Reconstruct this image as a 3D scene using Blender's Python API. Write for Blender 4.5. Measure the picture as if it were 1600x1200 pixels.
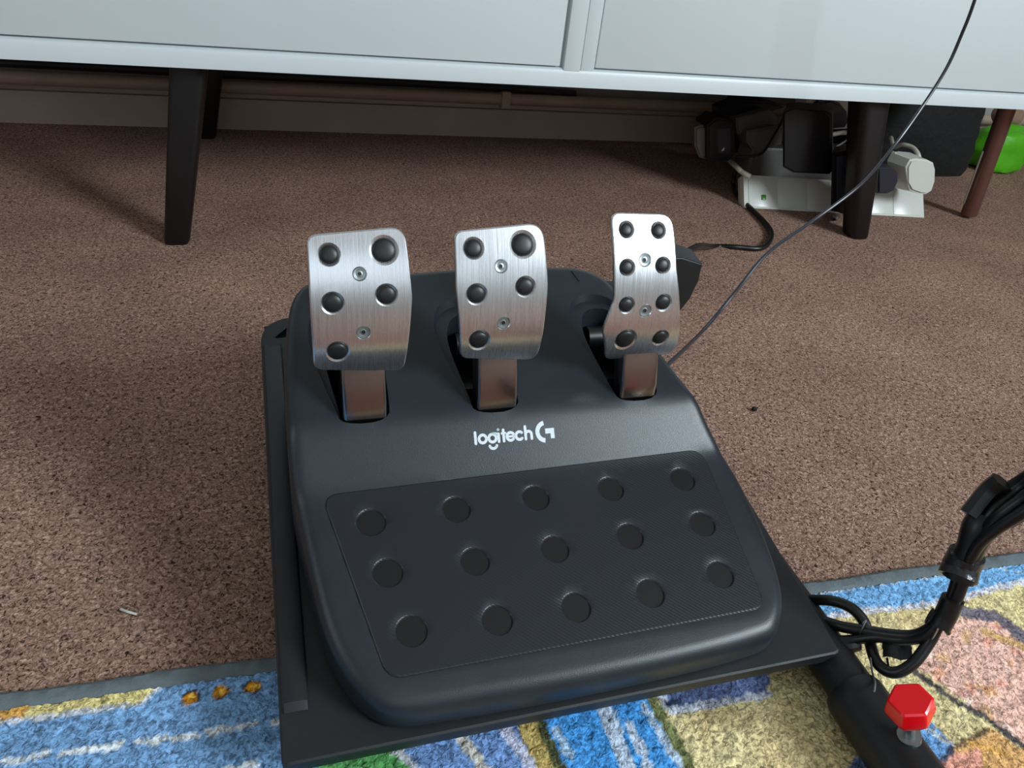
import bpy, bmesh, math, random
import numpy as np
from mathutils import Vector, Matrix
from mathutils.geometry import delaunay_2d_cdt

random.seed(7); rng = np.random.default_rng(7)
for o in list(bpy.data.objects): bpy.data.objects.remove(o)
scn = bpy.context.scene
COL = scn.collection

# ------------------------------------------------------------------ camera
FPX = 1200.0
CAMH = 0.56
def nrm(v): v = np.array(v, float); return v/np.linalg.norm(v)
CX = nrm([4200, -260, FPX]); ND = nrm([-229, 1840, FPX]); ND = nrm(ND - CX*(CX@ND))
CZ = -ND; CY = np.cross(CZ, CX)
cam_d = bpy.data.cameras.new('camera'); cam = bpy.data.objects.new('camera', cam_d); COL.objects.link(cam)
cam_d.sensor_width = 36; cam_d.lens = 36*FPX/1600; cam_d.clip_start = 0.02
R = Matrix(((CX[0], -CX[1], -CX[2]), (CY[0], -CY[1], -CY[2]), (CZ[0], -CZ[1], -CZ[2])))
cam.matrix_world = Matrix.Translation((0, 0, CAMH)) @ R.to_4x4()
scn.camera = cam

# ------------------------------------------------------------------ light, world, exposure
scn.view_settings.view_transform = 'Standard'; scn.view_settings.look = 'None'
scn.view_settings.gamma = 1; scn.view_settings.use_curve_mapping = False
scn.view_settings.exposure = 0.0
w = bpy.data.worlds.new('world'); scn.world = w; w.use_nodes = True
w.node_tree.nodes['Background'].inputs[0].default_value = (.62, .76, 1, 1)
w.node_tree.nodes['Background'].inputs[1].default_value = 1.0
def area(name, loc, target, sx, sy, power, col):
    l = bpy.data.lights.new(name, 'AREA'); l.shape = 'RECTANGLE'; l.size = sx; l.size_y = sy
    l.energy = power; l.color = col
    o = bpy.data.objects.new(name, l); COL.objects.link(o); o.location = loc
    o.rotation_euler = (Vector(target)-Vector(loc)).to_track_quat('-Z', 'Y').to_euler()
    return o
WIN_R = (2.58, -1.72, 2.05)     # window in the right wall
WIN_L = (-1.88, 0.30, 1.25)     # smaller, curtained window in the left wall
area('window_daylight_right', WIN_R, (1.0, -0.3, 0.9), 0.9, 0.95, 143, (.82, .93, 1.0))
FILL_F = (-0.35, -2.93, 1.80)     # added unseen bright panel behind the camera, for reflections in the pedals
area('window_daylight_front', FILL_F, (-0.35, 0, 1.80), 2.6, 1.3, 15, (.78, .89, 1.0))
area('window_daylight_left', WIN_L, (0, 0.6, 0.9), 0.7, 0.9, 4, (.90, .95, 1.0))

# ------------------------------------------------------------------ pixel ray helpers (real positions measured from the photo)
def ray(u, v):
    d = np.array([u-800, v-600, FPX]); return np.array([d@CX, d@CY, d@CZ])
C0 = np.array([0, 0, CAMH])
def F(u, v, z=0.0):
    d = ray(u, v); t = (z-CAMH)/d[2]; return Vector((C0+d*t).tolist())
def PY(u, v, y):
    d = ray(u, v); t = y/d[1]; return Vector((C0+d*t).tolist())
# pedal frame: x right, y back, z up from the stand's tilted plate
yaw, til = math.radians(1.0), math.radians(9.1)
LO = np.array([-0.0221, 0.3048, 0.056])
LU = np.array([math.cos(yaw), math.sin(yaw), 0])
LV = np.array([-math.sin(yaw)*math.cos(til), math.cos(yaw)*math.cos(til), math.sin(til)])
LW = np.cross(LU, LV)
LM = Matrix(((LU[0], LV[0], LW[0], LO[0]), (LU[1], LV[1], LW[1], LO[1]), (LU[2], LV[2], LW[2], LO[2]), (0, 0, 0, 1)))
def lray(u, v):
    d = ray(u, v); c = C0-LO
    return np.array([c@LU, c@LV, c@LW]), np.array([d@LU, d@LV, d@LW])
def lz(u, v, z=0.0):
    c, d = lray(u, v); t = (z-c[2])/d[2]; return c+d*t
PR = [(-.05, .024), (.0, .026), (.03, .034), (.100, .0465), (.170, .0585), (.178, .061), (.188, .069), (.200, .0795),
      (.213, .091), (.220, .0950), (.232, .0975), (.40, .128), (.7, .150)]
_yy = np.linspace(-.05, .7, 1501); _zz = np.interp(_yy, [p[0] for p in PR], [p[1] for p in PR])
_k = np.exp(-0.5*(np.arange(-16, 17)/5.0)**2); _k /= _k.sum()
_zz = np.convolve(np.pad(_zz, 16, 'edge'), _k, 'valid')
def zp(y): return float(np.interp(y, _yy, _zz))
def prof(u, v):
    c, d = lray(u, v); t = np.linspace(5e-5, 2e-3, 20000)
    y = c[1]+d[1]*t; z = c[2]+d[2]*t
    k = int(np.argmax(z <= np.interp(y, _yy, _zz)))
    return (float(c[0]+d[0]*t[k]), float(y[k]))

# ------------------------------------------------------------------ materials
def s2l(c):
    return tuple(((x/255)/12.92 if x/255 <= .04045 else ((x/255+.055)/1.055)**2.4) for x in c)
def mat(name, rgb, rough=.5, metal=0, spec=.5, bump=None, coat=0, var=None, linear=False, aniso=0):
    m = bpy.data.materials.new(name); m.use_nodes = True; nt = m.node_tree; b = nt.nodes['Principled BSDF']
    c = rgb if linear else s2l(rgb)
    b.inputs['Base Color'].default_value = (*c, 1); b.inputs['Roughness'].default_value = rough
    b.inputs['Metallic'].default_value = metal; b.inputs['Specular IOR Level'].default_value = spec
    b.inputs['Coat Weight'].default_value = coat
    tc = nt.nodes.new('ShaderNodeTexCoord')
    if var:
        sc, amt = var
        n = nt.nodes.new('ShaderNodeTexNoise'); n.inputs['Scale'].default_value = sc; n.inputs['Detail'].default_value = 4
        nt.links.new(tc.outputs['Object'], n.inputs['Vector'])
        mr = nt.nodes.new('ShaderNodeMapRange'); mr.inputs['From Min'].default_value = .3; mr.inputs['From Max'].default_value = .7
        mr.inputs['To Min'].default_value = 1-amt; mr.inputs['To Max'].default_value = 1+amt
        nt.links.new(n.outputs['Fac'], mr.inputs['Value'])
        mx = nt.nodes.new('ShaderNodeVectorMath'); mx.operation = 'SCALE'; mx.inputs[0].default_value = c
        nt.links.new(mr.outputs[0], mx.inputs['Scale']); nt.links.new(mx.outputs[0], b.inputs['Base Color'])
    if bump:
        sc, st, dist = bump
        n = nt.nodes.new('ShaderNodeTexNoise'); n.inputs['Scale'].default_value = sc; n.inputs['Detail'].default_value = 3
        nt.links.new(tc.outputs['Object'], n.inputs['Vector'])
        bp = nt.nodes.new('ShaderNodeBump'); bp.inputs['Strength'].default_value = st; bp.inputs['Distance'].default_value = dist
        nt.links.new(n.outputs['Fac'], bp.inputs['Height']); nt.links.new(bp.outputs[0], b.inputs['Normal'])
    return m
M = {}
M['shell'] = mat('moulded_black_plastic', (32, 38, 44), .37, bump=(1400, .35, .0004), var=(40, .12))
M['shell_side'] = M['shell']
M['plate'] = mat('black_powder_coat', (26, 28, 31), .5, bump=(1100, .3, .0004), var=(25, .15))
M['dark'] = mat('deep_black', (10, 10, 11), .6)
M['rubber'] = mat('black_rubber', (20, 21, 23), .42)
M['dot'] = mat('smooth_black_plastic', (15, 17, 20), .34)
M['arm'] = mat('polished_arm_steel', (150, 150, 152), .17, metal=1, bump=(300, .08, .0003))
M['screw'] = mat('galvanised_screw', (150, 158, 158), .38, metal=.85)
M['white_lac'] = mat('white_lacquer', (204, 211, 213), .38, var=(3, .015))
M['white_print'] = mat('white_print', (214, 222, 228), .5)
M['wood_dark'] = mat('black_brown_leg', (14, 9, 10), .38, var=(30, .2))
M['wall'] = mat('painted_wall', (160, 158, 151), .8, bump=(120, .1, .001))
M['ceil'] = mat('ceiling_paint', (214, 213, 208), .9)
M['base'] = mat('skirting_paint', (176, 158, 142), .5, var=(6, .05))
M['pipe'] = mat('painted_pipe', (170, 150, 134), .45, var=(8, .12))
M['whiteplas'] = mat('white_plastic', (205, 206, 198), .3)
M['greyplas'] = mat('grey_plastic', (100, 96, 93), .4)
M['creamplas'] = mat('cream_cable', (190, 188, 172), .4)
M['blackplas'] = mat('black_plastic', (13, 13, 15), .38)
M['slateplas'] = mat('slate_plastic', (42, 44, 52), .35)
M['cable'] = mat('black_cable', (15, 15, 16), .38)
M['greycable'] = mat('slate_cable', (44, 46, 54), .32)
M['tape'] = mat('black_tape', (38, 38, 41), .3, bump=(160, .4, .002))
M['tube'] = mat('black_tube', (14, 15, 17), .5, bump=(900, .25, .0004))
M['red'] = mat('red_plastic', (240, 8, 24), .22, coat=.3)
M['green'] = mat('green_fabric', (84, 178, 20), .5, bump=(30, .4, .01))
M['lime'] = mat('green_switch', (60, 130, 25), .3)
M['bag'] = mat('black_fabric', (6, 7, 7), .85, bump=(50, .6, .01))
M['tan'] = mat('tan_fabric', (140, 112, 92), .8, bump=(60, .4, .005))
M['bronze'] = mat('brown_metal', (120, 84, 74), .3, metal=.6)
M['binding'] = mat('grey_binding', (98, 108, 112), .85, bump=(500, .5, .001), var=(60, .14))
M['silver'] = mat('silver_wire', (190, 195, 200), .3, metal=1)

def steel():
    m = bpy.data.materials.new('brushed_steel'); m.use_nodes = True; nt = m.node_tree; b = nt.nodes['Principled BSDF']
    b.inputs['Metallic'].default_value = 1
    tc = nt.nodes.new('ShaderNodeTexCoord'); mp = nt.nodes.new('ShaderNodeMapping'); mp.inputs['Scale'].default_value = (2600, 25, 25)
    n = nt.nodes.new('ShaderNodeTexNoise'); n.inputs['Scale'].default_value = 1; n.inputs['Detail'].default_value = 3
    nt.links.new(tc.outputs['Object'], mp.inputs[0]); nt.links.new(mp.outputs[0], n.inputs['Vector'])
    cr = nt.nodes.new('ShaderNodeValToRGB'); cr.color_ramp.elements[0].position = .3; cr.color_ramp.elements[1].position = .7
    cr.color_ramp.elements[0].color = (.60, .62, .65, 1); cr.color_ramp.elements[1].color = (.78, .80, .83, 1)
    nt.links.new(n.outputs['Fac'], cr.inputs[0]); nt.links.new(cr.outputs[0], b.inputs['Base Color'])
    mr = nt.nodes.new('ShaderNodeMapRange'); mr.inputs['To Min'].default_value = .21; mr.inputs['To Max'].default_value = .35
    nt.links.new(n.outputs['Fac'], mr.inputs['Value']); nt.links.new(mr.outputs[0], b.inputs['Roughness'])
    bp = nt.nodes.new('ShaderNodeBump'); bp.inputs['Strength'].default_value = .12; bp.inputs['Distance'].default_value = .0002
    nt.links.new(n.outputs['Fac'], bp.inputs['Height']); nt.links.new(bp.outputs[0], b.inputs['Normal'])
    return m
M['steel'] = steel()

def panel_mat():
    m = mat('ribbed_black_plastic', (27, 31, 37), .37); nt = m.node_tree; b = nt.nodes['Principled BSDF']
    tc = nt.nodes.new('ShaderNodeTexCoord'); wv = nt.nodes.new('ShaderNodeTexWave'); wv.bands_direction = 'DIAGONAL'
    wv.inputs['Scale'].default_value = 170; wv.inputs['Distortion'].default_value = .3
    n = nt.nodes.new('ShaderNodeTexNoise'); n.inputs['Scale'].default_value = 1500
    ad = nt.nodes.new('ShaderNodeMath'); ad.operation = 'ADD'
    nt.links.new(tc.outputs['Object'], wv.inputs['Vector']); nt.links.new(tc.outputs['Object'], n.inputs['Vector'])
    nt.links.new(wv.outputs['Fac'], ad.inputs[0]); nt.links.new(n.outputs['Fac'], ad.inputs[1])
    bp = nt.nodes.new('ShaderNodeBump'); bp.inputs['Strength'].default_value = .25; bp.inputs['Distance'].default_value = .0003
    nt.links.new(ad.outputs[0], bp.inputs['Height']); nt.links.new(bp.outputs[0], b.inputs['Normal'])
    return m
M['panel'] = panel_mat()

def carpet_mat():
    m = bpy.data.materials.new('brown_twist_pile'); m.use_nodes = True; nt = m.node_tree; b = nt.nodes['Principled BSDF']
    b.inputs['Roughness'].default_value = .95; b.inputs['Specular IOR Level'].default_value = .1
    tc = nt.nodes.new('ShaderNodeTexCoord')
    nz = nt.nodes.new('ShaderNodeTexNoise'); nz.inputs['Scale'].default_value = 260; nz.inputs['Detail'].default_value = 4; nz.inputs['Roughness'].default_value = .62
    nz.inputs['Distortion'].default_value = 1.2
    big = nt.nodes.new('ShaderNodeTexNoise'); big.inputs['Scale'].default_value = 6; big.inputs['Detail'].default_value = 3
    for q in (nz, big): nt.links.new(tc.outputs['Object'], q.inputs['Vector'])
    cr = nt.nodes.new('ShaderNodeValToRGB'); e = cr.color_ramp.elements
    e[0].position = .36; e[0].color = (*s2l((52, 38, 33)), 1); e[1].position = .70; e[1].color = (*s2l((216, 184, 164)), 1)  # darkest stop paints the shade of the pits between tufts
    a = e.new(.42); a.color = (*s2l((126, 97, 84)), 1); a = e.new(.55); a.color = (*s2l((172, 137, 120)), 1)
    nt.links.new(nz.outputs['Fac'], cr.inputs[0])
    mr = nt.nodes.new('ShaderNodeMapRange'); mr.inputs['From Min'].default_value = .3; mr.inputs['From Max'].default_value = .7
    mr.inputs['To Min'].default_value = .86; mr.inputs['To Max'].default_value = 1.12
    nt.links.new(big.outputs['Fac'], mr.inputs['Value'])
    sc = nt.nodes.new('ShaderNodeVectorMath'); sc.operation = 'SCALE'
    nt.links.new(cr.outputs[0], sc.inputs[0]); nt.links.new(mr.outputs[0], sc.inputs['Scale']); nt.links.new(sc.outputs[0], b.inputs['Base Color'])
    bp = nt.nodes.new('ShaderNodeBump'); bp.inputs['Strength'].default_value = .9; bp.inputs['Distance'].default_value = .004
    nt.links.new(nz.outputs['Fac'], bp.inputs['Height']); nt.links.new(bp.outputs[0], b.inputs['Normal'])
    return m
M['carpet'] = carpet_mat()

def rug_mat():
    m = bpy.data.materials.new('printed_rug_pile'); m.use_nodes = True; nt = m.node_tree; b = nt.nodes['Principled BSDF']
    b.inputs['Roughness'].default_value = .9; b.inputs['Specular IOR Level'].default_value = .15
    at = nt.nodes.new('ShaderNodeVertexColor'); at.layer_name = 'print'
    tc = nt.nodes.new('ShaderNodeTexCoord')
    nz = nt.nodes.new('ShaderNodeTexNoise'); nz.inputs['Scale'].default_value = 260; nz.inputs['Detail'].default_value = 4; nz.inputs['Distortion'].default_value = 1.0
    nt.links.new(tc.outputs['Object'], nz.inputs['Vector'])
    mr = nt.nodes.new('ShaderNodeMapRange'); mr.inputs['From Min'].default_value = .34; mr.inputs['From Max'].default_value = .62
    mr.inputs['To Min'].default_value = .42; mr.inputs['To Max'].default_value = 1.35  # shade in the pile pits put into the colour, same noise as the bump
    nt.links.new(nz.outputs['Fac'], mr.inputs['Value'])
    sc = nt.nodes.new('ShaderNodeVectorMath'); sc.operation = 'SCALE'
    nt.links.new(at.outputs[0], sc.inputs[0]); nt.links.new(mr.outputs[0], sc.inputs['Scale']); nt.links.new(sc.outputs[0], b.inputs['Base Color'])
    bp = nt.nodes.new('ShaderNodeBump'); bp.inputs['Strength'].default_value = .7; bp.inputs['Distance'].default_value = .003
    nt.links.new(nz.outputs['Fac'], bp.inputs['Height']); nt.links.new(bp.outputs[0], b.inputs['Normal'])
    return m
M['rug'] = rug_mat()

# ------------------------------------------------------------------ mesh helpers
def obj(name, bm, m, parent=None, smooth=True, angle=35):
    me = bpy.data.meshes.new(name)
    bmesh.ops.recalc_face_normals(bm, faces=bm.faces)
    bm.to_mesh(me); bm.free(); me.materials.append(m)
    if smooth:
        me.polygons.foreach_set('use_smooth', [True]*len(me.polygons))
        try: me.set_sharp_from_angle(angle=math.radians(angle))
        except Exception: pass
    o = bpy.data.objects.new(name, me); COL.objects.link(o)
    if parent: o.parent = parent
    return o
def tag(o, label=None, cat=None, group=None, kind=None):
    if label: o['label'] = label
    if cat: o['category'] = cat
    if group: o['group'] = group
    if kind: o['kind'] = kind
    return o
def thing(name, label, cat, loc=(0, 0, 0), mw=None, group=None):
    e = bpy.data.objects.new(name, None); COL.objects.link(e); e.empty_display_size = .05
    if mw is not None: e.matrix_world = mw
    else: e.location = loc
    return tag(e, label, cat, group)
def add_box(bm, lo, hi, bev=0.0, seg=2, mw=None):
    r = bmesh.ops.create_cube(bm, size=1); vs = r['verts']
    lo = Vector(lo); hi = Vector(hi)
    for v in vs: v.co = Vector([(lo[i]+hi[i])/2 + v.co[i]*(hi[i]-lo[i]) for i in range(3)])
    if bev > 0:
        es = list({e for v in vs for e in v.link_edges})
        g = bmesh.ops.bevel(bm, geom=es, offset=bev, segments=seg, affect='EDGES', profile=.5)
        vs = list({v for f in g['faces'] for v in f.verts} | {v for v in vs if v.is_valid})
    if mw is not None:
        for v in vs: v.co = mw @ v.co
    return vs
def box(name, lo, hi, m, parent=None, bev=.002, mw=None):
    bm = bmesh.new(); add_box(bm, lo, hi, bev, mw=mw); return obj(name, bm, m, parent)
def crom(pts, n=8):
    P = [Vector(p) for p in pts]; P = [P[0]*2-P[1]]+P+[P[-1]*2-P[-2]]; out = []
    for i in range(1, len(P)-2):
        for k in range(n):
            t = k/n; a, b, c, d = P[i-1:i+3]
            out.append(.5*((2*b)+(c-a)*t+(2*a-5*b+4*c-d)*t*t+(3*b-a-3*c+d)*t**3))
    out.append(P[-2]); return out
def add_tube(bm, pts, r, seg=10, n=8, smooth=True, flat=1.0):
    P = crom(pts, n) if smooth and len(pts) > 2 else [Vector(p) for p in pts]
    rr = r if callable(r) else (lambda t: r)
    rings = []; up = Vector((0, 0, 1)); prevx = None
    for i, p in enumerate(P):
        t = (P[min(i+1, len(P)-1)]-P[max(i-1, 0)]).normalized()
        if prevx is None:
            x = t.cross(up if abs(t.z) < .9 else Vector((1, 0, 0))).normalized()
        else: x = (prevx - t*prevx.dot(t)).normalized()
        y = t.cross(x); prevx = x; q = rr(i/(len(P)-1))
        rings.append([bm.verts.new(p + (x*math.cos(a)*flat + y*math.sin(a))*q) for a in [2*math.pi*k/seg for k in range(seg)]])
    for a, b in zip(rings, rings[1:]):
        for k in range(seg): bm.faces.new((a[k], a[(k+1) % seg], b[(k+1) % seg], b[k]))
    bm.faces.new(rings[0][::-1]); bm.faces.new(rings[-1])
def tube(name, pts, r, m, parent=None, seg=10, n=8, smooth=True, flat=1.0):
    bm = bmesh.new(); add_tube(bm, pts, r, seg, n, smooth, flat); return obj(name, bm, m, parent)
def prism(name, outline, axis0, axis1, m, parent=None, bev=.0015, shrink=1.0):
    """outline: list of Vector (front loop); extruded by axis1 vector; shrink scales the back loop"""
    bm = bmesh.new(); c = sum(outline, Vector())/len(outline)
    a = [bm.verts.new(p) for p in outline]; b = [bm.verts.new(c+(p-c)*shrink+axis1) for p in outline]
    fr = bm.faces.new(a); bm.faces.new(b[::-1]); n = len(a)
    for k in range(n): bm.faces.new((a[k], b[k], b[(k+1) % n], a[(k+1) % n]))
    if bev > 0: bmesh.ops.bevel(bm, geom=list(fr.edges), offset=bev, segments=3, affect='EDGES')
    return obj(name, bm, m, parent)
def roundpoly(pts, rads, n=7):
    """2D polygon with rounded corners"""
    out = []; N = len(pts)
    for i in range(N):
        p = np.array(pts[i], float); a = np.array(pts[i-1], float); b = np.array(pts[(i+1) % N], float)
        da = a-p; db = b-p; la, lb = np.linalg.norm(da), np.linalg.norm(db); da /= la; db /= lb
        r = rads[i] if hasattr(rads, '__len__') else rads
        if r <= 0: out.append(tuple(p)); continue
        ang = math.acos(max(-1, min(1, da@db))); t = min(r/math.tan(ang/2), la*.49, lb*.49)
        s = p+da*t; e = p+db*t
        for k in range(n+1):
            q = k/n; out.append(tuple((1-q)**2*s+2*q*(1-q)*p+q*q*e))
    return out
def resample(loop, step):
    L = np.array(loop+[loop[0]]); seg = np.linalg.norm(np.diff(L, axis=0), axis=1); cum = np.r_[0, np.cumsum(seg)]
    n = max(8, int(round(cum[-1]/step))); s = np.linspace(0, cum[-1], n, endpoint=False)
    return [(float(np.interp(q, cum, L[:, 0])), float(np.interp(q, cum, L[:, 1]))) for q in s]
def chaikin(loop, it=2):
    L = [np.array(p, float) for p in loop]
    for _ in range(it):
        N = []
        for i in range(len(L)):
            a, b = L[i], L[(i+1) % len(L)]; N += [a*.75+b*.25, a*.25+b*.75]
        L = N
    return [tuple(p) for p in L]
def area2(loop):
    return sum(loop[i][0]*loop[(i+1) % len(loop)][1]-loop[(i+1) % len(loop)][0]*loop[i][1] for i in range(len(loop)))/2
def inset(loop, d):
    if area2(loop) < 0: loop = loop[::-1]
    out = []; N = len(loop)
    for i in range(N):
        a = np.array(loop[i-1]); b = np.array(loop[(i+1) % N]); t = b-a; t = t/(np.linalg.norm(t)+1e-12)
        out.append((loop[i][0]-t[1]*d, loop[i][1]+t[0]*d))
    return out
def circ(cx, cy, r, n=20): return [(cx+r*math.cos(2*math.pi*k/n), cy+r*math.sin(2*math.pi*k/n)) for k in range(n)]
def inpoly(px, py, poly):
    px = np.asarray(px); py = np.asarray(py); c = np.zeros(px.shape, bool); n = len(poly)
    for i in range(n):
        x0, y0 = poly[i][:2]; x1, y1 = poly[i-1][:2]
        if y0 == y1: continue
        c ^= ((y0 > py) != (y1 > py)) & (px < (x1-x0)*(py-y0)/(y1-y0)+x0)
    return c
def sheet(bm, outer, holes, step, fn):
    """triangulated sheet with holes; fn maps (x, y) to a 3D point"""
    pts = [tuple(p) for p in outer]; edges = [(i, (i+1) % len(outer)) for i in range(len(outer))]
    for h in holes:
        b = len(pts); pts += [tuple(p) for p in h]; edges += [(b+i, b+(i+1) % len(h)) for i in range(len(h))]
    if step:
        xs = [p[0] for p in outer]; ys = [p[1] for p in outer]
        gx, gy = np.meshgrid(np.arange(min(xs)+step/2, max(xs), step), np.arange(min(ys)+step/2, max(ys), step))
        gx = gx.ravel(); gy = gy.ravel(); keep = inpoly(gx, gy, inset(list(outer), step*.35))
        for h in holes:
            hh = h if area2(h) > 0 else h[::-1]
            keep &= ~inpoly(gx, gy, inset(list(hh), -step*.35))
        pts += list(zip(gx[keep].tolist(), gy[keep].tolist()))
    vs, es, fs, *_ = delaunay_2d_cdt([Vector(p) for p in pts], edges, [], 0, 1e-7)
    cx = [sum(vs[i][0] for i in f)/3 for f in fs]; cy = [sum(vs[i][1] for i in f)/3 for f in fs]
    ok = inpoly(cx, cy, outer)
    for h in holes: ok &= ~inpoly(cx, cy, h)
    V = [bm.verts.new(fn(v[0], v[1])) for v in vs]
    for f, k in zip(fs, ok):
        if not k: continue
        a, b, c = (vs[i] for i in f); ar = abs((b-a).cross(c-a))/2
        if ar > 2e-3*max((b-a).length_squared, (c-b).length_squared, (a-c).length_squared): bm.faces.new([V[i] for i in f])
def strip(bm, A, B):
    a = [bm.verts.new(p) for p in A]; b = [bm.verts.new(p) for p in B]; n = len(a)
    for k in range(n): bm.faces.new((a[k], a[(k+1) % n], b[(k+1) % n], b[k]))
def weld(bm, d=1e-5):
    bmesh.ops.remove_doubles(bm, verts=bm.verts, dist=d)
    lone = [v for v in bm.verts if not v.link_faces]
    bmesh.ops.delete(bm, geom=lone, context='VERTS')

# ------------------------------------------------------------------ the room
X0, X1, Y0, Y1, ZC = -1.95, 2.66, -3.0, 1.985, 2.8
def struct(name, lo, hi, m, label=None, bev=0):
    o = box(name, lo, hi, m, bev=bev); o['kind'] = 'structure'
    if label: o['label'] = label
    return o
fl = struct('floor', (X0, Y0, -.05), (X1, Y1, 0), M['carpet'], 'brown twist pile carpet')
struct('ceiling', (X0, Y0, ZC), (X1, Y1, ZC+.05), M['ceil'])
struct('wall_back', (X0-.05, Y1, -.05), (X1+.05, Y1+.05, ZC), M['wall'], 'dim painted wall behind the sideboard')
struct('wall_front', (X0-.05, Y0-.05, -.05), (X1+.05, Y0, ZC), M['wall'])
def wall_with_window(name, x, sgn, yc, zc, hy, hz):
    bm = bmesh.new(); xa, xb = (x, x+.05*sgn) if sgn > 0 else (x-.05, x)
    add_box(bm, (xa, Y0, -.05), (xb, yc-hy, ZC)); add_box(bm, (xa, yc+hy, -.05), (xb, Y1, ZC))
    add_box(bm, (xa, yc-hy, -.05), (xb, yc+hy, zc-hz)); add_box(bm, (xa, yc-hy, zc+hz), (xb, yc+hy, ZC))
    o = obj(name, bm, M['wall'], smooth=False); o['kind'] = 'structure'
wall_with_window('wall_right', X1, 1, WIN_R[1], WIN_R[2], .72, .62)
wall_with_window('wall_left', X0, -1, WIN_L[1], WIN_L[2], .40, .50)
for i, (x, yc, zc, hy, hz) in enumerate(((X1, WIN_R[1], WIN_R[2], .72, .62), (X0, WIN_L[1], WIN_L[2], .40, .50))):
    bm = bmesh.new()
    for s in (-1, 1):
        add_box(bm, (x-.03, yc+s*hy-.03, zc-hz-.03), (x+.03, yc+s*hy+.03, zc+hz+.03), .004)
        add_box(bm, (x-.03, yc-hy-.03, zc+s*hz-.03), (x+.03, yc+hy+.03, zc+s*hz+.03), .004)
    o = obj('window_%d' % (i+1), bm, M['whiteplas']); o['kind'] = 'structure'
bm = bmesh.new()
add_box(bm, (X0, Y1-.018, 0), (X1, Y1, .070), 0); add_box(bm, (X0, Y1-.012, .070), (X1, Y1, .082), .004)
o = obj('baseboard_back', bm, M['base']); tag(o, 'beige painted skirting board in the shade under the sideboard', kind='structure')

bm = bmesh.new()
for s_ in (-1, 1):  # frame around the added front fill panel
    add_box(bm, (FILL_F[0]+s_*1.35-.04, Y0, FILL_F[2]-.74), (FILL_F[0]+s_*1.35+.04, Y0+.06, FILL_F[2]+.74), .004)
    add_box(bm, (FILL_F[0]-1.39, Y0, FILL_F[2]+s_*.70-.04), (FILL_F[0]+1.39, Y0+.06, FILL_F[2]+s_*.70+.04), .004)
o = obj('window_3', bm, M['whiteplas']); o['kind'] = 'structure'

# heating pipe along the wall, its clip and the dark strip lying over it
pp = thing('wall_pipe', 'beige painted pipe running along the wall above the skirting board', 'pipe', (0.5, 1.95, .1))
tube('pipe_run', [(X0-.5, .0, .0), (X1-.5, .0, .004)], .0145, M['pipe'], pp, seg=16, smooth=False)
box('clip', (.048, -.019, -.019), (.072, .034, .022), M['base'], pp, .003)
wire = tube('wall_cable', [(-1.9, 1.945, .131), (-.6, 1.945, .131), (0, 1.945, .129), (.45, 1.95, .128), (.75, 1.955, .121)], .0085, M['cable'])  # black tube that draws the dark strip above the pipe
tag(wire, 'thin black cable lying along the top of the wall pipe', 'cable')

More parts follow.
